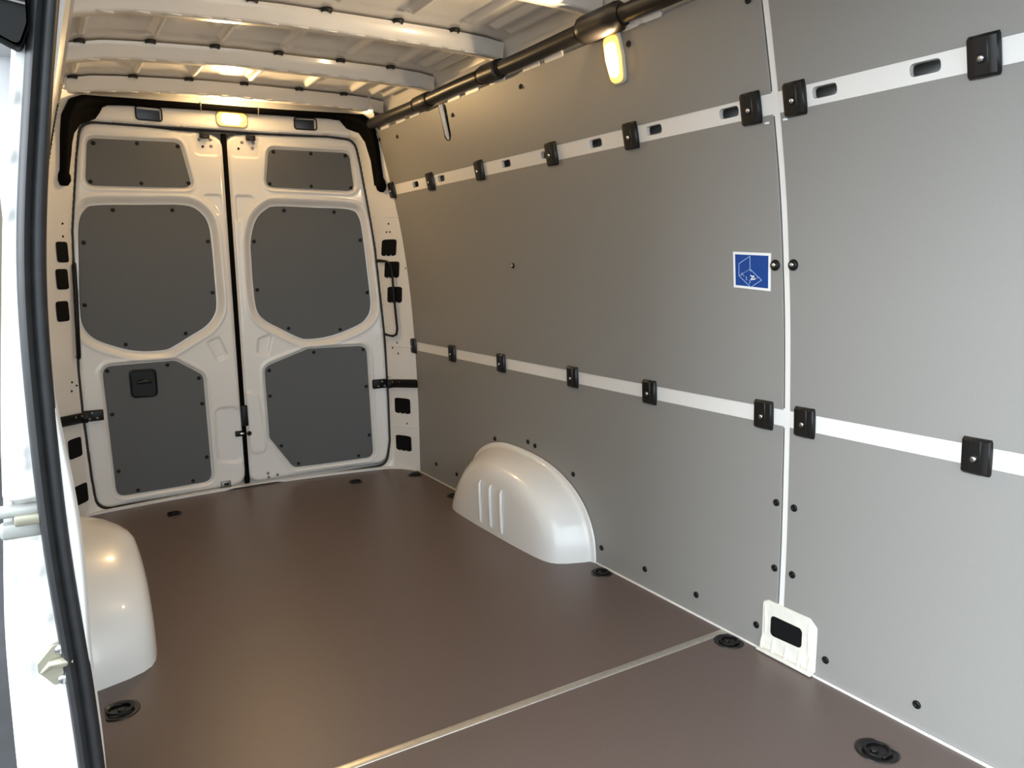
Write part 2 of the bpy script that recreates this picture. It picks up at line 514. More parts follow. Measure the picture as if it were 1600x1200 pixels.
# roof side rails
for sd in (1, -1):
    prof = [(.712, 1.838), (.735, 1.850), (.755, 1.875), (.765, 1.91), (.768, 1.97), (.80, 1.97), (.80, 1.83), (.74, 1.83)]
    v = []; f = []
    ya, yb = (Y_FRONT, 4.05)
    for y in (ya, yb):
        for x, z in prof: v.append((sd * x, y, z))
    n = len(prof)
    for k in range(n):
        l = (k + 1) % n
        f.append((k, l, n + l, n + k))
    f.append(tuple(range(n))); f.append(tuple(range(n, 2 * n)))
    auto_smooth(mesh('roof_side_rail', v, f, 'white', ceiling), 30)

# closed outer shell: bulkhead, roof skin, rear skin, sides
# the load space is open to the cab and its windscreen in front (behind the camera)
sh = box('outer_skin', (.02, 1.85, 2.10), (1.98, 4.9, .02), 'shell', ceiling)
box('outer_skin', (.02, 4.28, 1.0), (1.98, .02, 2.2), 'shell', wall_rear)
box('outer_skin', (1.0, 1.85, 1.0), (.02, 4.9, 2.2), 'shell', wall_right)

# pillar at the rear edge of the sliding door opening
JO_Z = [-.1, .41, .60, .80, .90, 1.25, 1.335, 1.433, 1.52, 1.7, 1.9]
JO_X = [.965, .960, .956, .938, .932, .895, .881, .868, .855, .82, .77]
JS_Z = [-.1, .36, .58, .69, .84, .98, 1.117, 1.25, 1.38, 1.51, 1.7, 1.9]
JS_X = [.858, .860, .867, .875, .877, .876, .873, .859, .839, .821, .785, .74]
JI_Z = [-.1, .3, .41, .53, .665, .73, .80, .86, .92, 1.0, 1.12, 1.25, 1.38, 1.51, 1.7, 1.9]
JI_X = [.842, .842, .840, .845, .840, .840, .842, .848, .855, .859, .856, .842, .822, .804, .768, .723]
def soft(zt, xt, w):
    zz = np.linspace(-.1, 1.9, 401); xx = np.interp(zz, zt, xt)
    for _ in range(2): xx = np.convolve(np.pad(xx, w, mode='reflect', reflect_type='odd'), np.ones(2 * w + 1) / (2 * w + 1), 'valid')
    return zz, xx
JO, JS, JI = soft(JO_Z, JO_X, 12), soft(JS_Z, JS_X, 16), soft(JI_Z, JI_X, 10)
def jo(z): return np.interp(z, *JO)
def js(z): return np.interp(z, *JS)
def ji(z): return np.interp(z, *JI)
def build_pillar():
    zs = np.arange(-.08, 1.9, .006); us = np.linspace(0, 1, 40)
    U, Z = np.meshgrid(us, zs, indexing='ij')
    x_o, x_i = jo(Z), ji(Z)
    X = -(x_o + (x_i - x_o) * U)
    Y = np.full_like(X, 1.315)
    # rolled outer and inner corners
    Y += .03 * (1 - ss(U, 0, .09)) + .02 * ss(U, .94, 1.0)
    # stepped land nearer to the seal
    fromseal = (-X) - js(Z)
    Y -= .016 * (1 - ss(fromseal, -.016, -.010))
    # long pressed channel and folds
    chan = np.exp(-((fromseal - .052) / .009) ** 2) * ss(Z, .25, .3)
    wob = .5 + .5 * np.sin(Z * 22) * np.sin(Z * 7 + 1)
    Y += .006 * chan * (.7 + .3 * wob)
    for zc in (.62, .695, .86, .88, 1.22, 1.30, 1.38):
        Y -= .004 * np.exp(-((Z - zc) / .008) ** 2) * ss(fromseal, .02, .03)
    # waist pocket for the slide rail
    Y += .03 * (ss(Z, .738, .744) - ss(Z, .800, .806)) * ss(fromseal, .012, .02)
    return grid('door_pillar', us, zs, np.stack([X, Y, Z], 2), np.ones_like(X, bool), 'white', wall_left)
pillar = build_pillar()
pillar['label'] = 'bright white pillar at the edge of the sliding door opening'
# inner return of the pillar and outer body side
def lateral(name, xf, y0, y1, mat, parent, thick):
    zs = np.linspace(-.08, 1.9, 60); v = []; f = []
    for z in zs:
        x = float(xf(z))
        for xx, y in ((x, y0), (x, y1), (x + thick, y1), (x + thick, y0)): v.append((-xx, y, z))
    for i in range(len(zs) - 1):
        for k in range(4):
            l = (k + 1) % 4
            f.append((i * 4 + k, i * 4 + l, i * 4 + 4 + l, i * 4 + 4 + k))
    f.append((0, 1, 2, 3)); n = len(v); f.append((n - 4, n - 3, n - 2, n - 1))
    return auto_smooth(mesh(name, v, f, mat, parent), 40)
lateral('pillar_return', ji, 1.334, 1.45, 'white', wall_left, .012)
lateral('outer_skin', lambda z: jo(z) - .012, 1.345, 4.28, 'white', wall_left, .010)
# header and sill of the sliding door opening
box('door_header', (-.80, .45, 1.94), (.14, 1.86, .22), 'white', wall_left, .02)
box('door_sill', (-.91, .45, -.06), (.09, 1.86, .10), 'white', wall_left, .01)
lateral('front_pillar', lambda z: ji(z) - .0, Y_FRONT - .03, -.36, 'white', wall_left, .08)

# garage round the van
structure(box('ground', (0, 2, -.72), (30, 30, .1), 'ground'), 'dark garage floor outside the van')
structure(box('wall_garage', (-2.0, 9.0, 1.4), (14, .2, 4.3), 'beige'), 'beige garage wall behind the van')

# ------------------------------------------------------------------ wheel arches
RIBS = (.090, .0, -.090)
def wheel_arch(label, side, xin, yc):
    root = empty('wheel_arch', (side * .872, yc, 0))
    tag(root, label, 'wheel arch')
    a, hgt = .495, .335
    rings = [(1.035, .874), (1.03, .8665), (1.0, .8655), (.988, .860), (.98, .845), (.962, .82), (.925, .775), (.885, .745), (.84, .727), (.77, .7155), (.66, .7085), (.5, .705), (.3, .7025), (.12, .702), (0.0, .702)]
    n = 40; v = []; f = []
    for s, x in rings:
        xx = xin + (x - .702) * (.872 - xin) / .170
        for k in range(n + 1):
            t = math.pi * k / n
            cy, sz = math.cos(t), math.sin(t)
            ex = 2.45 if cy > 0 else 1.5 + .95 * min(1.0, max(0.0, (s - .86) / .14))
            p = 2.0 / ex
            y = a * s * math.copysign(abs(cy) ** p, cy)
            z = hgt * s * abs(sz) ** p
            z += -.02 * s * (y / a) * abs(sz)            # a little fuller toward the front
            v.append((side * (xx - .872), -y, z))
    for i in range(len(rings) - 1):
        for k in range(n):
            f.append((i * (n + 1) + k, i * (n + 1) + k + 1, (i + 1) * (n + 1) + k + 1, (i + 1) * (n + 1) + k))
    o = mesh('arch_body', v, f, 'white', root)
    auto_smooth(o, 60)
    if side > 0:
        for y in RIBS:
            xr = lambda dz: side * (xin - .872 - dz)
            tube('rib', [(xr(-.006), y + .004, .212), (xr(.002), y + .002, .198), (xr(.0035), y, .13), (xr(.0035), y - .004, .035), (xr(-.003), y - .004, .022)], [.004, .0065, .007, .0065, .003], 'white', root, 8)
    return root
wheel_arch('white wheel arch with three upright ribs against the grey wall', 1, .702, 2.765)
wheel_arch('white wheel arch beside the black weatherstrip of the sliding door pillar', -1, .648, 2.755)

# ------------------------------------------------------------------ plugs and screws
plug_me = lathe_mesh('plug', [(.0105, 0), (.0105, .0025), (.0085, .0045), (.005, .005), (.0035, .0035)], 'black', 12)
screw_me = lathe_mesh('screw', [(.0095, 0), (.0095, .003), (.0075, .005), (.004, .0055), (.003, .004)], 'black', 12)
boltcap_me = lathe_mesh('bolt_cap', [(.015, 0), (.015, .004), (.012, .008), (.008, .0085), (.007, .004)], 'black', 14)
boltpin_me = lathe_mesh('bolt_pin', [(.006, 0), (.006, .0065), (.004, .008)], 'bolt', 10)
rivet_me = lathe_mesh('rivet', [(.008, 0), (.008, .002), (.005, .004)], 'rivet', 10)

def on_wall(name, me, y, z, parent, off=0.0, scale=1.0):
    tilt = math.atan2(W(z + .02) - W(z - .02), .04)
    return share(name, me, parent, (W(z) - off, y, z), (0, -math.pi / 2 - tilt, 0), (scale,) * 3)
def on_rear(name, me, x, z, parent, d, scale=1.0):
    return share(name, me, parent, (x, S(x) + d, z), (math.pi / 2, 0, 0), (scale,) * 3)

def panel_for(y, z):
    seg = 'rear' if y > 1.39 else 'front'
    return PANELS[seg, 'low' if z < .7 else ('mid' if z < 1.53 else 'top')]
for y, z in [(2.511, 1.786), (3.666, 1.774), (3.02, .345), (2.735, .385), (2.68, .378), (2.405, .316), (2.221, .07), (1.974, .07), (1.723, .068), (1.475, .066),
             (1.4195, .459), (1.359, .459), (1.4185, .263), (1.357, .264), (1.236, .062), (.978, .063), (.72, .063), (3.413, .086), (3.885, .419), (3.885, .274), (3.885, .088), (3.651, .088),
             (3.065, 1.777), (1.900, 1.79), (1.439, 1.786), (3.885, 1.79), (3.885, 1.13)]:
    on_wall('plug', plug_me, y, z, panel_for(y, z))
for y, z, s in [(2.776, 1.135, .72), (1.4245, 1.128, 1), (1.366, 1.128, 1)]:
    p = panel_for(y, z)
    c = on_wall('bolt_cap', boltcap_me, y, z, p, 0, s)
    on_wall('bolt_pin', boltpin_me, y, z, p, .003, s)

SCREWS = {'LA': [(-.586, 1.714), (-.402, 1.728), (-.221, 1.728), (-.612, 1.542), (-.398, 1.545), (-.184, 1.556)],
          'LB': [(-.529, 1.418), (-.267, 1.425), (-.663, 1.267), (-.112, 1.276), (-.108, 1.021), (-.684, .982), (-.527, .787), (-.251, .822)],
          'LC': [(-.618, .668), (-.349, .672), (-.206, .592), (-.614, .458), (-.2, .46), (-.197, .18), (-.610, .177), (-.273, .066), (-.532, .067)],
          'RA': [(.236, 1.730), (.427, 1.730), (.606, 1.727), (.208, 1.568), (.42, 1.563), (.628, 1.560)],
          'RB': [(.275, 1.436), (.535, 1.432), (.114, 1.277), (.668, 1.284), (.694, .998), (.114, 1.028), (.263, .819), (.538, .800)],
          'RC': [(.147, .601), (.387, .683), (.655, .683), (.143, .464), (.663, .474), (.186, .186), (.668, .194), (.272, .076), (.604, .080)]}
for k, pts in SCREWS.items():
    po, d = DOORPANELS[k]
    for x, z in pts: on_rear('screw', screw_me, x, z, po, d)

# ------------------------------------------------------------------ rail slots
def cut(target, outlines):
    """cut real openings through a sheet on the wall"""
    cs = []
    for o in outlines:
        c = plate('cutter', o, wallr, -.02, .0205, 'white', None, rings=(.5,), edge=.0005); cs.append(c)
        m = target.modifiers.new('cut', 'BOOLEAN'); m.operation = 'DIFFERENCE'; m.solver = 'EXACT'; m.object = c
    dg = bpy.context.evaluated_depsgraph_get(); dg.update()
    me = bpy.data.meshes.new_from_object(target.evaluated_get(dg), depsgraph=dg)
    target.modifiers.clear(); target.data = me
    for c in cs: bpy.data.objects.remove(c)
    auto_smooth(target, 40)
def collar(name, outline, d0, d1, mat, parent):
    """rolled edge lining an opening, open into the hollow wall behind"""
    n = len(outline); c = np.mean(outline, axis=0); v = []
    for k, d in ((1.0, d0), (1.0, d1), (1.06, d1), (1.06, d0)):
        v += [wallr(*(c + (np.array(q) - c) * k), d) for q in outline]
    f = [(j * n + i, j * n + (i + 1) % n, ((j + 1) % 4) * n + (i + 1) % n, ((j + 1) % 4) * n + i) for j in range(4) for i in range(n)]
    return mesh(name, v, f, mat, parent)
slots = [rpoly([(y - .034, 1.525), (y + .034, 1.525), (y + .034, 1.552), (y - .034, 1.552)], .011, 4) for y in (3.59, 3.305, 2.722, 2.436, 2.139, 1.849, 1.549, 1.249, 1.003, .71)]
cut(upper_rail, slots)
for o in slots: collar('slot', o, .0118, .016, 'white', upper_rail)

# ------------------------------------------------------------------ black clips on the rails
def clip_mesh():
    # local: x out of the wall (negative = into the room), y along the rail, z up
    hw, hh = .0315, .041
    prof = [(-hw, 0), (-hw, -.008), (-hw + .003, -.0125), (-hw + .010, -.0145), (-.0135, -.0145), (-.012, -.0165), (.012, -.0165), (.0135, -.0145), (hw - .010, -.0145), (hw - .003, -.0125), (hw, -.008), (hw, 0)]
    rows = [(-hh, .0), (-hh, .55), (-hh + .002, .8), (-hh + .006, 1.0), (hh - .006, 1.0), (hh - .002, .8), (hh, .55), (hh, .0)]
    v = []; f = []; n = len(prof)
    for z, k in rows:
        cr = 1.0 - .05 * (1 if abs(z) > hh - .003 else 0)
        for y, x in prof: v.append((x * k, y * cr, z))
    for i in range(len(rows) - 1):
        for k in range(n - 1):
            f.append((i * n + k, i * n + k + 1, (i + 1) * n + k + 1, (i + 1) * n + k))
    me = bpy.data.meshes.new('rail_clip'); me.from_pydata(v, [], f)
    bm = bmesh.new(); bm.from_mesh(me); bmesh.ops.remove_doubles(bm, verts=bm.verts, dist=1e-5)
    bmesh.ops.recalc_face_normals(bm, faces=bm.faces)
    for fc in bm.faces: fc.smooth = True
    for e in bm.edges:
        if len(e.link_faces) == 2 and e.calc_face_angle(0) > .6: e.smooth = False
    bm.to_mesh(me); bm.free()
    me.materials.append(M['clip'])
    return me
clip_me = clip_mesh()
collar_me = lathe_mesh('bolt_collar', [(.010, 0), (.010, .002), (.0085, .003), (.0075, .001)], 'black', 12)
cbolt_me = lathe_mesh('bolt', [(.0066, 0), (.0066, .003), (.0045, .0045)], 'bolt', 10)
ORD = ['first', 'second', 'third', 'fourth', 'fifth', 'sixth', 'seventh', 'eighth']
for zc, nm in ((1.5355, 'upper'), (.708, 'lower')):
    tilt = math.atan2(W(zc + .03) - W(zc - .03), .06)
    for i, y in enumerate((3.875, 3.41, 2.932, 2.392, 1.951, 1.468, 1.330, .880)):
        c = share('rail_clip', clip_me, None, (W(zc) + .001, y, zc), (0, tilt, 0))
        tag(c, 'black plastic clip on the %s white wall rail, %s from the rear doors' % (nm, ORD[i]), 'clip', 'clips on the wall rails')
        share('bolt_collar', collar_me, c, (-.0155, 0, -.004), (0, -math.pi / 2, 0))
        share('bolt', cbolt_me, c, (-.0155, 0, -.004), (0, -math.pi / 2, 0))

# ------------------------------------------------------------------ sticker
st = plate('sticker', [(1.438, 1.160), (1.572, 1.167), (1.575, 1.066), (1.444, 1.057)][::-1], wallr, -.0012, .0, 'stickerwhite', None, rings=(.7, .4), edge=.0003)
tag(st, 'square blue sticker with white border and line drawing on the grey wall', 'sticker')
def stick(a, b):
    # a,b in 0..1 from the corner nearest the doors, top
    y = (1 - b) * (1.572 + (1.438 - 1.572) * a) + b * (1.575 + (1.444 - 1.575) * a)
    z = (1 - b) * (1.167 + (1.160 - 1.167) * a) + b * (1.066 + (1.057 - 1.066) * a)
    return y, z
plate('blue_field', [stick(*p) for p in ((.06, .07), (.94, .07), (.94, .93), (.06, .93))], wallr, -.0016, .0, 'blue', st, rings=(.7, .4), edge=.0002)
def icon(a, b):
    u = (a - 190) / 228.0
    return u, (b - 375 - u * 14) / 217.0
lines = [[(228, 447), (296, 404), (296, 480), (226, 520), (228, 447)], [(226, 520), (296, 480), (366, 543), (300, 587), (226, 520)],
         [(246, 503), (258, 523)], [(246, 503), (241, 519)], [(268, 525), (276, 530), (270, 540), (277, 545)], [(292, 547), (298, 552), (290, 566)],
         [(296, 487), (302, 492)], [(336, 527), (342, 532)]]
v = []; f = []
def seg(p, q, w):
    a = Vector(stick(*icon(*p))); b = Vector(stick(*icon(*q)))
    d = (b - a).normalized(); nrm = Vector((-d.y, d.x)) * w
    k = len(v)
    for s in (a - d * w - nrm, b + d * w - nrm, b + d * w + nrm, a - d * w + nrm): v.append((W(s.y) - .0020, s.x, s.y))
    for s in (a - d * w - nrm, b + d * w - nrm, b + d * w + nrm, a - d * w + nrm): v.append((W(s.y) - .0012, s.x, s.y))
    f.append((k, k + 1, k + 2, k + 3))
    for i in range(4): f.append((k + i, k + (i + 1) % 4, k + 4 + (i + 1) % 4, k + 4 + i))
for ln in lines:
    for p, q in zip(ln, ln[1:]): seg(p, q, .0007)
mesh('icon_lines', v, f, 'lineblue', st)
v = []; f = []
seg((300, 518), (320, 526), .0016); seg((302, 541), (326, 537), .0018); seg((306, 533), (318, 520), .0014)
mesh('icon_bars', v, f, 'stickerwhite', st)

# ------------------------------------------------------------------ pillar foot bracket
def foot_bracket():
    poly = rpoly([(1.453, .004), (1.453, .151), (1.435, .160), (1.29, .160), (1.266, .14), (1.266, .004)], .012, 4)
    o = plate('pillar_foot', poly, wallr, -.004, .010, 'primer', wall_right, rings=(.9, .7, .4), edge=.003)
    o['label'] = 'ivory white steel pillar foot with a rectangular opening painted dark'
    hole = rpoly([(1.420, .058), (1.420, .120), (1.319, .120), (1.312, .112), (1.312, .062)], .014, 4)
    plate('opening_shade_plate', hole, wallr, -.0052, .004, 'foam', o, rings=(.6,), edge=.0004)  # flat plate painting the hollow's darkness, reusing the vent covers' black foam
    # folded base with spot weld crimps and upright folds
    bm = [(1.462, .004), (1.25, .004)]
    box('base_fold', (W(.02) - .012, 1.362, .0065), (.020, .19, .009), 'primer', o, .003)
    for i, y in enumerate((1.445, 1.405, 1.36, 1.315, 1.28)):
        tube('crimp', [(W(.01) - .010, y, .010), (W(.02) - .0055, y + .003, .024), (W(.03) - .004, y + .001, .05)], [.005, .006, .003], 'primer', o, 8)
    for y in (1.438, 1.288):
        tube('fold', [(W(.06) - .003, y, .055), (W(.1) - .004, y, .10), (W(.14) - .003, y + .004, .145)], [.003, .005, .003], 'primer', o, 8)
    return o
foot_bracket()
# white clip tabs beside the seam under the upper rail
for y in (1.423, 1.365):
    box('seam_tab', (W(1.492) - .001, y, 1.4915), (.006, .014, .006), 'stickerwhite', wall_right, .002)

# strap slot in the top panel near the doors
sp = rpoly([(3.105, 1.828), (3.175, 1.828), (3.182, 1.70), (3.165, 1.683), (3.135, 1.683), (3.12, 1.70)], .012, 4)
cut(PANELS['rear', 'top'], [sp])
so = collar('strap_slot', sp, .0078, .012, 'white', PANELS['rear', 'top'])
tube('slot_bar', [wallr(3.140, 1.832, -.004), wallr(3.142, 1.77, -.006), wallr(3.143, 1.71, -.006), wallr(3.146, 1.688, -.003)], [.010, .010, .009, .005], 'white', PANELS['rear', 'top'], 8)

# ------------------------------------------------------------------ tie-down rings in the floor
bowl_prof = [(.044, -.0005), (.044, .0022), (.041, .0034), (.036, .0030), (.033, .0012), (.012, .0008)]
bowl_me = lathe_mesh('bowl', bowl_prof, 'clip', 32)
for vv in bowl_me.vertices:
    vv.co.x = min(vv.co.x, .031 - (.044 - max(.033, math.hypot(vv.co.x, vv.co.y))) * .6)
    vv.co.y *= 1.04
knob_me = lathe_mesh('bolt', [(.009, .001), (.009, .005), (.006, .0065), (.003, .005)], 'clip', 12)
def ring_mesh():
    v = []; f = []; n = 26; m = 8
    for i in range(n):
        a = 2 * math.pi * i / n
        cx, cy = .027 * math.cos(a), .024 * math.sin(a)
        for k in range(m):
            b = 2 * math.pi * k / m
            r = .0034 * math.cos(b)
            v.append((cx + r * math.cos(a), cy + r * math.sin(a), .0052 + .003 * math.sin(b)))
    for i in range(n):
        for k in range(m):
            f.append((i * m + k, i * m + (k + 1) % m, ((i + 1) % n) * m + (k + 1) % m, ((i + 1) % n) * m + k))
    me = bpy.data.meshes.new('ring'); me.from_pydata(v, [], f)
    me.polygons.foreach_set('use_smooth', [True] * len(f)); me.materials.append(M['black'])
    return me
ring_me = ring_mesh()
for x, y, rz, sc, lab in ((.832, 2.165, 0, .92, 'black recessed tie-down ring at the front foot of the ribbed wheel arch'),
                      (.826, 1.535, 0, 1.0, 'black recessed tie-down ring beside the end of the pale floor joint strip'),
                      (.715, .974, 0, 1.08, 'black recessed tie-down ring on the front floor board beyond the pillar foot'),
                      (-.782, 2.135, 0, 1.1, 'black recessed tie-down ring in front of the wheel arch by the sliding door pillar'),
                      (-.414, 3.829, 0, .9, 'black recessed tie-down ring in front of the rear door with the pull handle'),
                      (.500, 3.865, 0, .9, 'black recessed tie-down ring in front of the rear door without a handle'),
                      (.822, 3.815, 0, .95, 'black recessed tie-down ring in the corner of grey wall and rear pillar'),
                      (.822, 3.335, 0, .95, 'black recessed tie-down ring between the ribbed wheel arch and the rear pillar')):
    r = share('tie_down_ring', bowl_me, None, (x, y, 0.0), (0, 0, rz if x > 0 else math.pi), (sc, sc, 1))
    tag(r, lab, 'tie-down ring', 'tie-down rings in the floor')
    share('ring', ring_me, r, (0, 0, 0))
    share('bolt', knob_me, r, (-.004, .004, 0))
    box('hinge_bar', (0, -.024, .004), (.03, .008, .006), 'clip', r, .002)

# ------------------------------------------------------------------ lamps
def lamp_rear():
    root = empty('interior_lamp', (.034, float(F(.034, 1.868)), 1.868))
    tag(root, 'lit oval interior lamp on the white header above the rear doors', 'lamp', 'interior lamps')
    fn = lambda a, b, d: (a, d, b)
    plate('housing', rpoly([(-.077, -.037), (.077, -.037), (.077, .037), (-.077, .037)], .028, 6), fn, -.008, .006, 'housing', root, edge=.004)
    plate('lens_rim', rpoly([(-.070, -.031), (.070, -.031), (.070, .031), (-.070, .031)], .024, 6), fn, -.013, -.004, 'lens_rim', root, edge=.004)
    plate('lens', rpoly([(-.050, -.026), (.038, -.026), (.038, .026), (-.050, .026)], .018, 6), fn, -.019, -.010, 'lens', root, edge=.005)
    sw = share('switch', lathe_mesh('switch', [(.012, 0), (.012, .004), (.006, .005)], 'housing', 14), root, (.054, -.0125, 0), (math.pi / 2, 0, 0))
    return root
lr = lamp_rear()
l = area_light('rear_lamp_light', (.028, 4.065, 1.868), (.028, 3.0, 1.60), .08, .045, 10.5, (1.0, .66, .30)); l.parent = None
def lamp_side(side, label):
    zc = 1.765; yc = 1.965 if side > 0 else 1.70
    tilt = math.atan2(W(zc + .05) - W(zc - .05), .1)
    root = empty('interior_lamp', (side * (W(zc) + (0 if side > 0 else .014)), yc, zc)); root.rotation_euler = (0, side * tilt, 0)
    tag(root, label, 'lamp', 'interior lamps')
    fn = lambda a, b, d: (side * d, a, b)
    plate('housing', rpoly([(-.030, -.077), (.030, -.077), (.040, .0), (.036, .090), (-.036, .090), (-.040, .0)], .026, 6), fn, -.010, .0, 'housing', root, edge=.004)
    plate('lens_rim', rpoly([(-.025, -.071), (.025, -.071), (.035, .0), (.031, .066), (-.031, .066), (-.035, .0)], .024, 6), fn, -.017, -.006, 'lens_rim', root, edge=.005)
    plate('lens', rpoly([(-.018, -.054), (.018, -.054), (.026, .0), (.022, .046), (-.022, .046), (-.026, .0)], .016, 6), fn, -.023, -.012, 'lens', root, edge=.006)
    return root
lamp_side(1, 'lit elongated interior lamp hanging upright on the grey wall under the roof')
area_light('side_lamp_light', (W(1.765) - .035, 1.965, 1.765), (-.7, 2.25, 1.72), .05, .09, 7.5, (1.0, .74, .44))
# ------------------------------------------------------------------ black duct along the roof side and harness over the rear doors
def spin(y):
    r = .027
    for c, w, rr in ((3.27, .05, .034), (2.66, .055, .036), (1.985, .085, .043)):
        r = max(r, rr * (1 - max(0.0, min(1.0, (abs(y - c) - w) / .02))))
    return r
ys = sorted(set([round(Y_FRONT + .05 + i * .05, 3) for i in range(87)] + [round(c + s * w, 4) for c, w in ((3.27, .05), (2.66, .055), (1.985, .085)) for s in (-1, 1)] + [round(c + s * (w + .02), 4) for c, w in ((3.27, .05), (2.66, .055), (1.985, .085)) for s in (-1, 1)]))
ys = [y for y in ys if y < 3.90] + [3.90]
duct = tube('roof_duct', [(.683, y, 1.864 + .002 * math.sin(y * 7)) for y in ys], [spin(y) for y in ys], 'duct', None, 14)
tag(duct, 'long black tubular duct with thicker sleeves along the roof edge over the grey wall', 'duct')
for y in (3.20, 3.34, 2.58, 2.74, 1.88, 2.09, 1.55):
    me = [(.683 + .0295 * math.cos(2 * math.pi * k / 20), y, 1.864 + .0295 * math.sin(2 * math.pi * k / 20)) for k in range(21)]
    tube('cable_band', me, .0022, 'black', duct, 6, caps=False)

hp = []; R_ = []
for x, z, off, r in ((.738, 1.540, -.010, .020), (.7385, 1.552, -.015, .029), (.738, 1.566, -.018, .029), (.736, 1.585, -.018, .022), (.733, 1.60, -.018, .015), (.723, 1.66, -.018, .016), (.712, 1.73, -.02, .017), (.700, 1.79, -.025, .018), (.684, 1.840, -.03, .020), (.66, 1.880, -.035, .022), (.625, 1.905, -.035, .021), (.58, 1.916, -.03, .019), (.50, 1.918, -.028, .017), (.30, 1.916, -.028, .016), (.10, 1.914, -.028, .016), (-.10, 1.912, -.028, .016), (-.30, 1.906, -.028, .017), (-.45, 1.900, -.03, .018), (-.54, 1.893, -.03, .020), (-.61, 1.878, -.035, .022), (-.66, 1.848, -.035, .022), (-.69, 1.79, -.03, .021), (-.705, 1.71, -.02, .019), (-.714, 1.63, -.018, .017), (-.720, 1.568, -.018, .017), (-.722, 1.550, -.016, .027), (-.724, 1.528, -.014, .029), (-.725, 1.508, -.012, .018)):
    hp.append((x, float(F(x, z)) + off, z)); R_.append(r)
harness = tube('rear_harness', hp, R_, 'harness', None, 12)
tag(harness, 'black cable harness arching over the rear doors with bulb ends on the pillars', 'cable harness')
for x in (-.115, .155):
    p = (x, float(F(x, 1.913)) - .028, 1.913)
    ring = [(p[0], p[1] + .0185 * math.cos(2 * math.pi * k / 16), p[2] + .0185 * math.sin(2 * math.pi * k / 16)) for k in range(17)]
    tube('cable_band', ring, .003, 'rivet', harness, 6, caps=False)
def shroud(low, high):
    v = []; f = []; n = len(low); m = 5
    for i in range(n):
        for k in range(m + 1):
            t = k / m
            x = low[i][0] * (1 - t) + high[i][0] * t; z = low[i][1] * (1 - t) + high[i][1] * t
            v.append(framef(x, z, -.012 - .022 * math.sin(math.pi * min(1, t + .12))))
        v.append(framef(high[i][0], high[i][1], .004)); v.append(framef(low[i][0], low[i][1], .004))
    q = m + 3
    for i in range(n - 1):
        for k in range(q):
            l = (k + 1) % q
            f.append((i * q + k, i * q + l, (i + 1) * q + l, (i + 1) * q + k))
    f.append(tuple(range(q))); f.append(tuple(range((n - 1) * q, n * q)))
    return auto_smooth(mesh('corner_shroud', v, f, 'harness', harness), 50)
shroud([(.535, 1.903), (.571, 1.902), (.590, 1.880), (.606, 1.862), (.651, 1.834), (.676, 1.785), (.690, 1.730), (.700, 1.690), (.714, 1.60), (.719, 1.565)],
       [(.540, 1.925), (.580, 1.930), (.620, 1.928), (.655, 1.920), (.690, 1.880), (.705, 1.830), (.714, 1.760), (.722, 1.695), (.736, 1.60), (.741, 1.565)])
shroud([(-.500, 1.890), (-.537, 1.869), (-.550, 1.845), (-.570, 1.817), (-.637, 1.776), (-.664, 1.733), (-.676, 1.690), (-.684, 1.640), (-.700, 1.555)],
       [(-.500, 1.908), (-.540, 1.905), (-.580, 1.905), (-.620, 1.900), (-.670, 1.870), (-.700, 1.810), (-.715, 1.740), (-.722, 1.660), (-.728, 1.555)])

# ------------------------------------------------------------------ details of the rear frame
def rect(cx, cz, w, h, r=.012, skew=0.0):
    return rpoly([(cx - w / 2, cz - h / 2), (cx + w / 2, cz - h / 2 - 0), (cx + w / 2, cz + h / 2), (cx - w / 2, cz + h / 2)], r, 4)
for x, z, w in ((.780, 1.239, .046), (.792, 1.121, .046), (.803, .985, .046), (.825, .364, .050), (.824, .150, .050)):
    plate('vent_cover', rect(x, z, w, .088), framef, -.007, .006, 'foam', wall_rear, rings=(.8, .5), edge=.003)
    for s in (-.008, .008):
        box('clip_foot', (x + s, float(F(x + s, z - .044)) - .004, z - .041), (.007, .006, .005), 'white', wall_rear, .001)
for x, z, w in ((-.755, 1.222, .046), (-.766, 1.104, .048), (-.777, .963, .05), (-.783, .338, .056), (-.777, .118, .056)):
    plate('vent_cover', rect(x, z, w, .090), framef, -.007, .006, 'foam', wall_rear, rings=(.8, .5), edge=.003)
for x, z in ((.770, 1.322), (.781, 1.322), (.775, 1.365), (.812, .72), (.815, .66), (.797, .69), (.838, .265), (-.748, 1.29), (-.745, 1.345), (-.77, .64), (-.752, .62), (-.775, .60)):
    p = framef(x, z, -.001)
    share('plug', plug_me, wall_rear, p, (math.pi / 2, 0, 0), (.5, .5, .6))
# panel joins pressed into the pillars
for x, z in ((.80, 1.40), (.83, .70), (.835, .245)):
    pts = [framef(x + t, z, -.001) for t in np.linspace(-.04, .045, 8)]
    tube('pressed_seam', pts, .0025, 'white', wall_rear, 6)
# header openings
for x0, x1, z0, z1 in HEADER_HOLES:
    pts = [framef(a, b, -.004) for a, b in rect((x0 + x1) / 2, (z0 + z1) / 2, x1 - x0, z1 - z0, .014)]
    tube('opening_rim', pts + pts[:1], .0035, 'black', wall_rear, 6, caps=False)

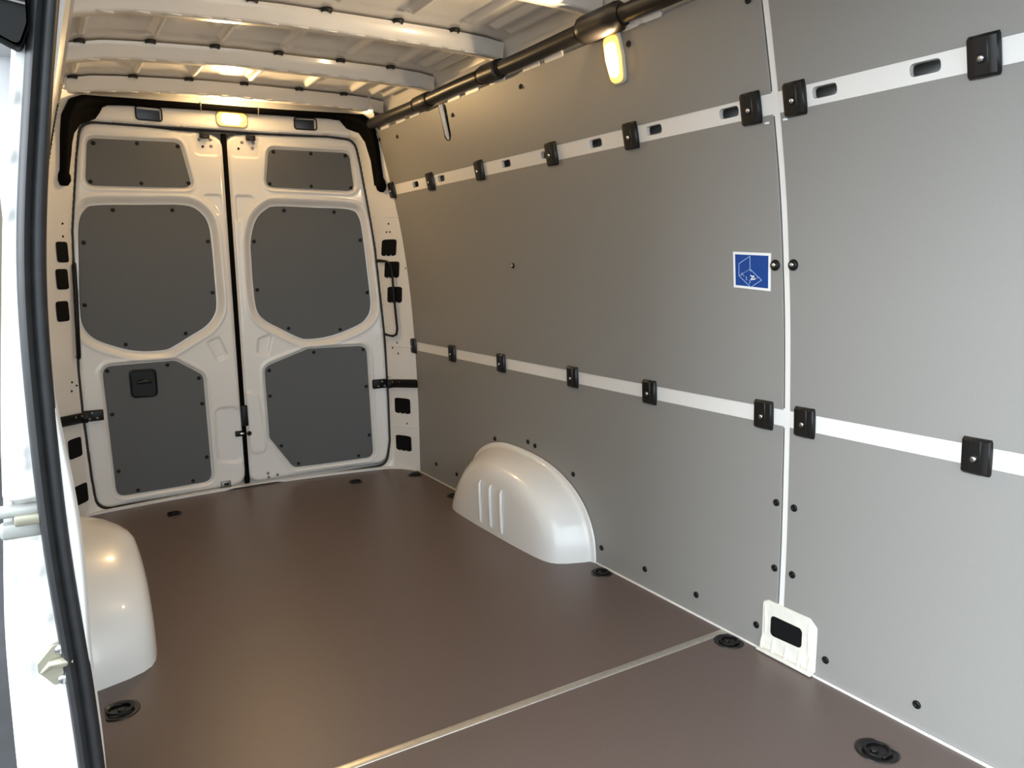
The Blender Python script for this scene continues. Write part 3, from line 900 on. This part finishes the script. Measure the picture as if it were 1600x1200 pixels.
# grab rods on the pillars
def rod(label, pts, r):
    P = [(x, float(F(x, z)) + o, z) for x, z, o in pts]
    o = tube('pillar_rod', P, r, 'black', None, 8)
    tag(o, label, 'rod', 'black rods on the rear pillars')
    return o
r1 = rod('thin black bent rod on the rear pillar meeting the grey wall', [(.740, 1.170, -.004), (.752, 1.170, -.018), (.768, 1.166, -.028), (.780, 1.150, -.032), (.785, 1.12, -.033), (.795, .96, -.033), (.805, .80, -.033), (.803, .768, -.030), (.792, .757, -.025), (.775, .762, -.01), (.766, .766, -.004)], [.009, .008, .0065, .0065, .0065, .0065, .0065, .0065, .0065, .0065, .008])
r2 = rod('thin straight black rod along the rear door edge on the door side pillar', [(-.712, 1.170, -.004), (-.714, 1.160, -.018), (-.716, 1.10, -.02), (-.722, .95, -.02), (-.731, .76, -.02), (-.732, .745, -.004)], .0095)

# door check straps with hinge brackets
def check_strap(parent, pts, z):
    x0, x1, x2 = pts
    o = box('check_strap_bracket', ((x0 + x1) / 2, float(S((x0 + x1) / 2)) - .016, z), (abs(x1 - x0), .022, .050), 'black', parent, .004)
    n = 8
    path = [(x1 + (x2 - x1) * k / n, float(F(x1 + (x2 - x1) * k / n, z)) - .020, z + .012 * k / n) for k in range(-1, n + 1)]
    t = tube('check_strap', path, .024, 'black', o, 8, squash=(1.0, .45))
    for dx, dz in ((.2, .012), (.35, -.012), (.6, .013), (.75, -.012)):
        xx = x0 + (x1 - x0) * dx
        share('rivet', rivet_me, o, (xx, float(S(xx)) - .027, z + dz), (math.pi / 2, 0, 0), (.8, .8, 1))
    for k in (2, 4):
        q = path[k]
        share('rivet', rivet_me, o, (q[0], q[1] - .012, q[2] + .01), (math.pi / 2, 0, 0), (.7, .7, 1))
    return o
check_strap(door_2, (.690, .775, .868), .487)
check_strap(door_1, (-.652, -.732, -.835), .467)

# pull handle of the handled door: recessed cup with a raised rim and a grip bar
po, dd = DOORPANELS['LC']
hpoly = rpoly([(-.522, .660), (-.406, .656), (-.406, .526), (-.520, .530)], .022, 5)
hd = plate('pull_handle', hpoly, rear, dd - .006, dd + .004, 'black', door_1, edge=.004)
pr = [rear(a * .985 - .007, b, dd - .007) for a, b in hpoly]
tube('handle_rim', pr + pr[:1], .005, 'black', hd, 6, caps=False)
tube('handle_grip', [rear(-.495, .60, dd - .010), rear(-.463, .603, dd - .016), rear(-.43, .60, dd - .010)], [.008, .011, .008], 'clip', hd, 8)

# latch parts in and beside the centre gap
def latch(parent, x, z, w=.045, h=.026):
    o = box('latch_catch', (x, S(x) - .006, z), (w, .02, h), 'black', parent, .004)
    box('catch_tongue', (x, S(x) - .020, z - .010), (w * .5, .014, .012), 'clip', o, .003)
    return o
latch(door_1, -.096, 1.787); latch(door_2, .125, 1.790)
for x, z, p in ((-.121, 1.767, door_1), (-.067, 1.771, door_1), (-.066, 1.740, door_1), (.083, 1.768, door_2), (.139, 1.768, door_2), (.134, 1.742, door_2), (.106, .046, door_2), (.108, .024, door_2), (.155, .030, door_2)):
    on_rear('rivet', rivet_me, x, z, p, .006 if z > 1 else 0)
for x, z, p in ((-.105, 1.735, door_1), (.065, 1.736, door_2)):
    on_rear('plug', plug_me, x, z, p, .005, .6)
on_rear('plug', plug_me, .022, .277, door_2, -.003, 1.2)
lc = box('lock_catch', (-.030, S(0) - .004, .282), (.036, .016, .028), 'black', door_1, .003)
box('catch_tongue', (-.016, S(0) - .012, .282), (.020, .008, .010), 'bolt', lc, .002)
bl = box('lower_latch', (-.114, S(.1) - .004, .022), (.050, .014, .034), 'rivet', door_1, .003)
box('latch_slot', (-.112, S(.1) - .012, .024), (.024, .006, .014), 'black', bl, .002)
box('gap_block', (.004, S(0) - .002, .375), (.030, .03, .11), 'black', door_2, .004)

# ------------------------------------------------------------------ roof details
pad_me = lathe_mesh('adhesive_shade_pad', [(.016, 0), (.020, .006), (.020, .014)], 'rubber', 12)  # adhesive pads; their black also stands in for shadow gaps above the bows
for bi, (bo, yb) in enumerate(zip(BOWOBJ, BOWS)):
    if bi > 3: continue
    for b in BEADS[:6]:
        share('adhesive_shade_pad', pad_me, bo, (b, yb - .036, float(zbow(b)) + .052), (0, 0, 0), (1.0, 1.1, 1.0))
    xs_ = [-.62, -.52, -.43, -.34, -.25, -.13, -.03, .07, .17, .29, .38, .47, .55, .62]
    for i, x in enumerate(xs_):
        tube('flange_scallop', [(x - .026, yb - .010, float(zbow(x)) + .002), (x - .013, yb - .022, float(zbow(x)) - .001), (x + .013, yb - .022, float(zbow(x)) - .001), (x + .026, yb - .010, float(zbow(x)) + .002)], .0035, 'white', bo, 6)
# tabs of the roof rail above the wall panel edge
for y in (3.78, 3.58, 3.42, 3.02, 2.86, 2.66, 2.42, 2.28, 1.86, 1.80):
    plate('edge_tab', rpoly([(y - .06, 1.826), (y + .06, 1.826), (y + .045, 1.852), (y - .045, 1.852)], .008, 3), wallr, -.003, .010, 'white', wall_right, rings=(.6,), edge=.001)

# ------------------------------------------------------------------ sliding door pillar: weatherstrip, striker, slide rail, stop
def weatherstrip():
    zs = np.linspace(-.05, 1.80, 90)
    prof = [(-.019, .012), (-.0185, -.002), (-.015, -.011), (-.009, -.014), (-.003, -.010), (-.0005, -.004), (.002, -.006), (.006, -.010), (.012, -.009), (.0165, -.003), (.018, .006), (.018, .014)]
    v = []; f = []; n = len(prof)
    for z in zs:
        for dx, dy in prof: v.append((-float(js(z)) + dx, 1.300 + dy, z))
    for i in range(len(zs) - 1):
        for k in range(n):
            l = (k + 1) % n
            f.append((i * n + k, i * n + l, (i + 1) * n + l, (i + 1) * n + k))
    f.append(tuple(range(n))); f.append(tuple(range((len(zs) - 1) * n, len(zs) * n)))
    o = auto_smooth(mesh('weatherstrip', v, f, 'rubber'), 60)
    tag(o, 'thick black rubber weatherstrip running up the sliding door pillar', 'weatherstrip')
    return o
weatherstrip()
fj = lambda a, b, d: (a, 1.303 + d, b)
skr = plate('striker_plate', rpoly([(-.895, .580), (-.872, .580), (-.872, .516), (-.898, .516), (-.908, .530), (-.917, .542), (-.917, .556)], .006, 3), fj, -.004, .004, 'brass', pillar, edge=.0015)
tube('striker_wedge', [fj(-.912, .541, -.004), fj(-.900, .553, -.008), fj(-.885, .553, -.010), fj(-.872, .551, -.008)], [.003, .006, .008, .007], 'brass', skr, 8)
sbolt_me = lathe_mesh('striker_bolt', [(.008, 0), (.008, .003), (.005, .0045)], 'bolt', 12)
for z in (.572, .524):
    share('striker_bolt', sbolt_me, skr, (-.885, 1.298, z), (math.pi / 2, 0, 0))
# slide rail end
rl = box('slide_rail', (-.912, 1.318, .792), (.075, .03, .014), 'steel', pillar, .004)
box('rail_lip', (-.900, 1.306, .780), (.05, .018, .016), 'brass', rl, .003)
box('rail_body', (-.910, 1.322, .762), (.07, .02, .026), 'steel', rl, .006)
# black stop cover at the top of the pillar
sc = plate('stop_cover', rpoly([(-.93, 1.54), (-.838, 1.54), (-.841, 1.47), (-.854, 1.437), (-.93, 1.475)], .008, 3), fj, -.022, .008, 'cover', pillar, edge=.005)
box('stop_cover_edge', (-.878, 1.279, 1.500), (.07, .006, .004), 'rivet', sc, .001, rot=Matrix.Rotation(math.radians(8), 3, 'Y'))
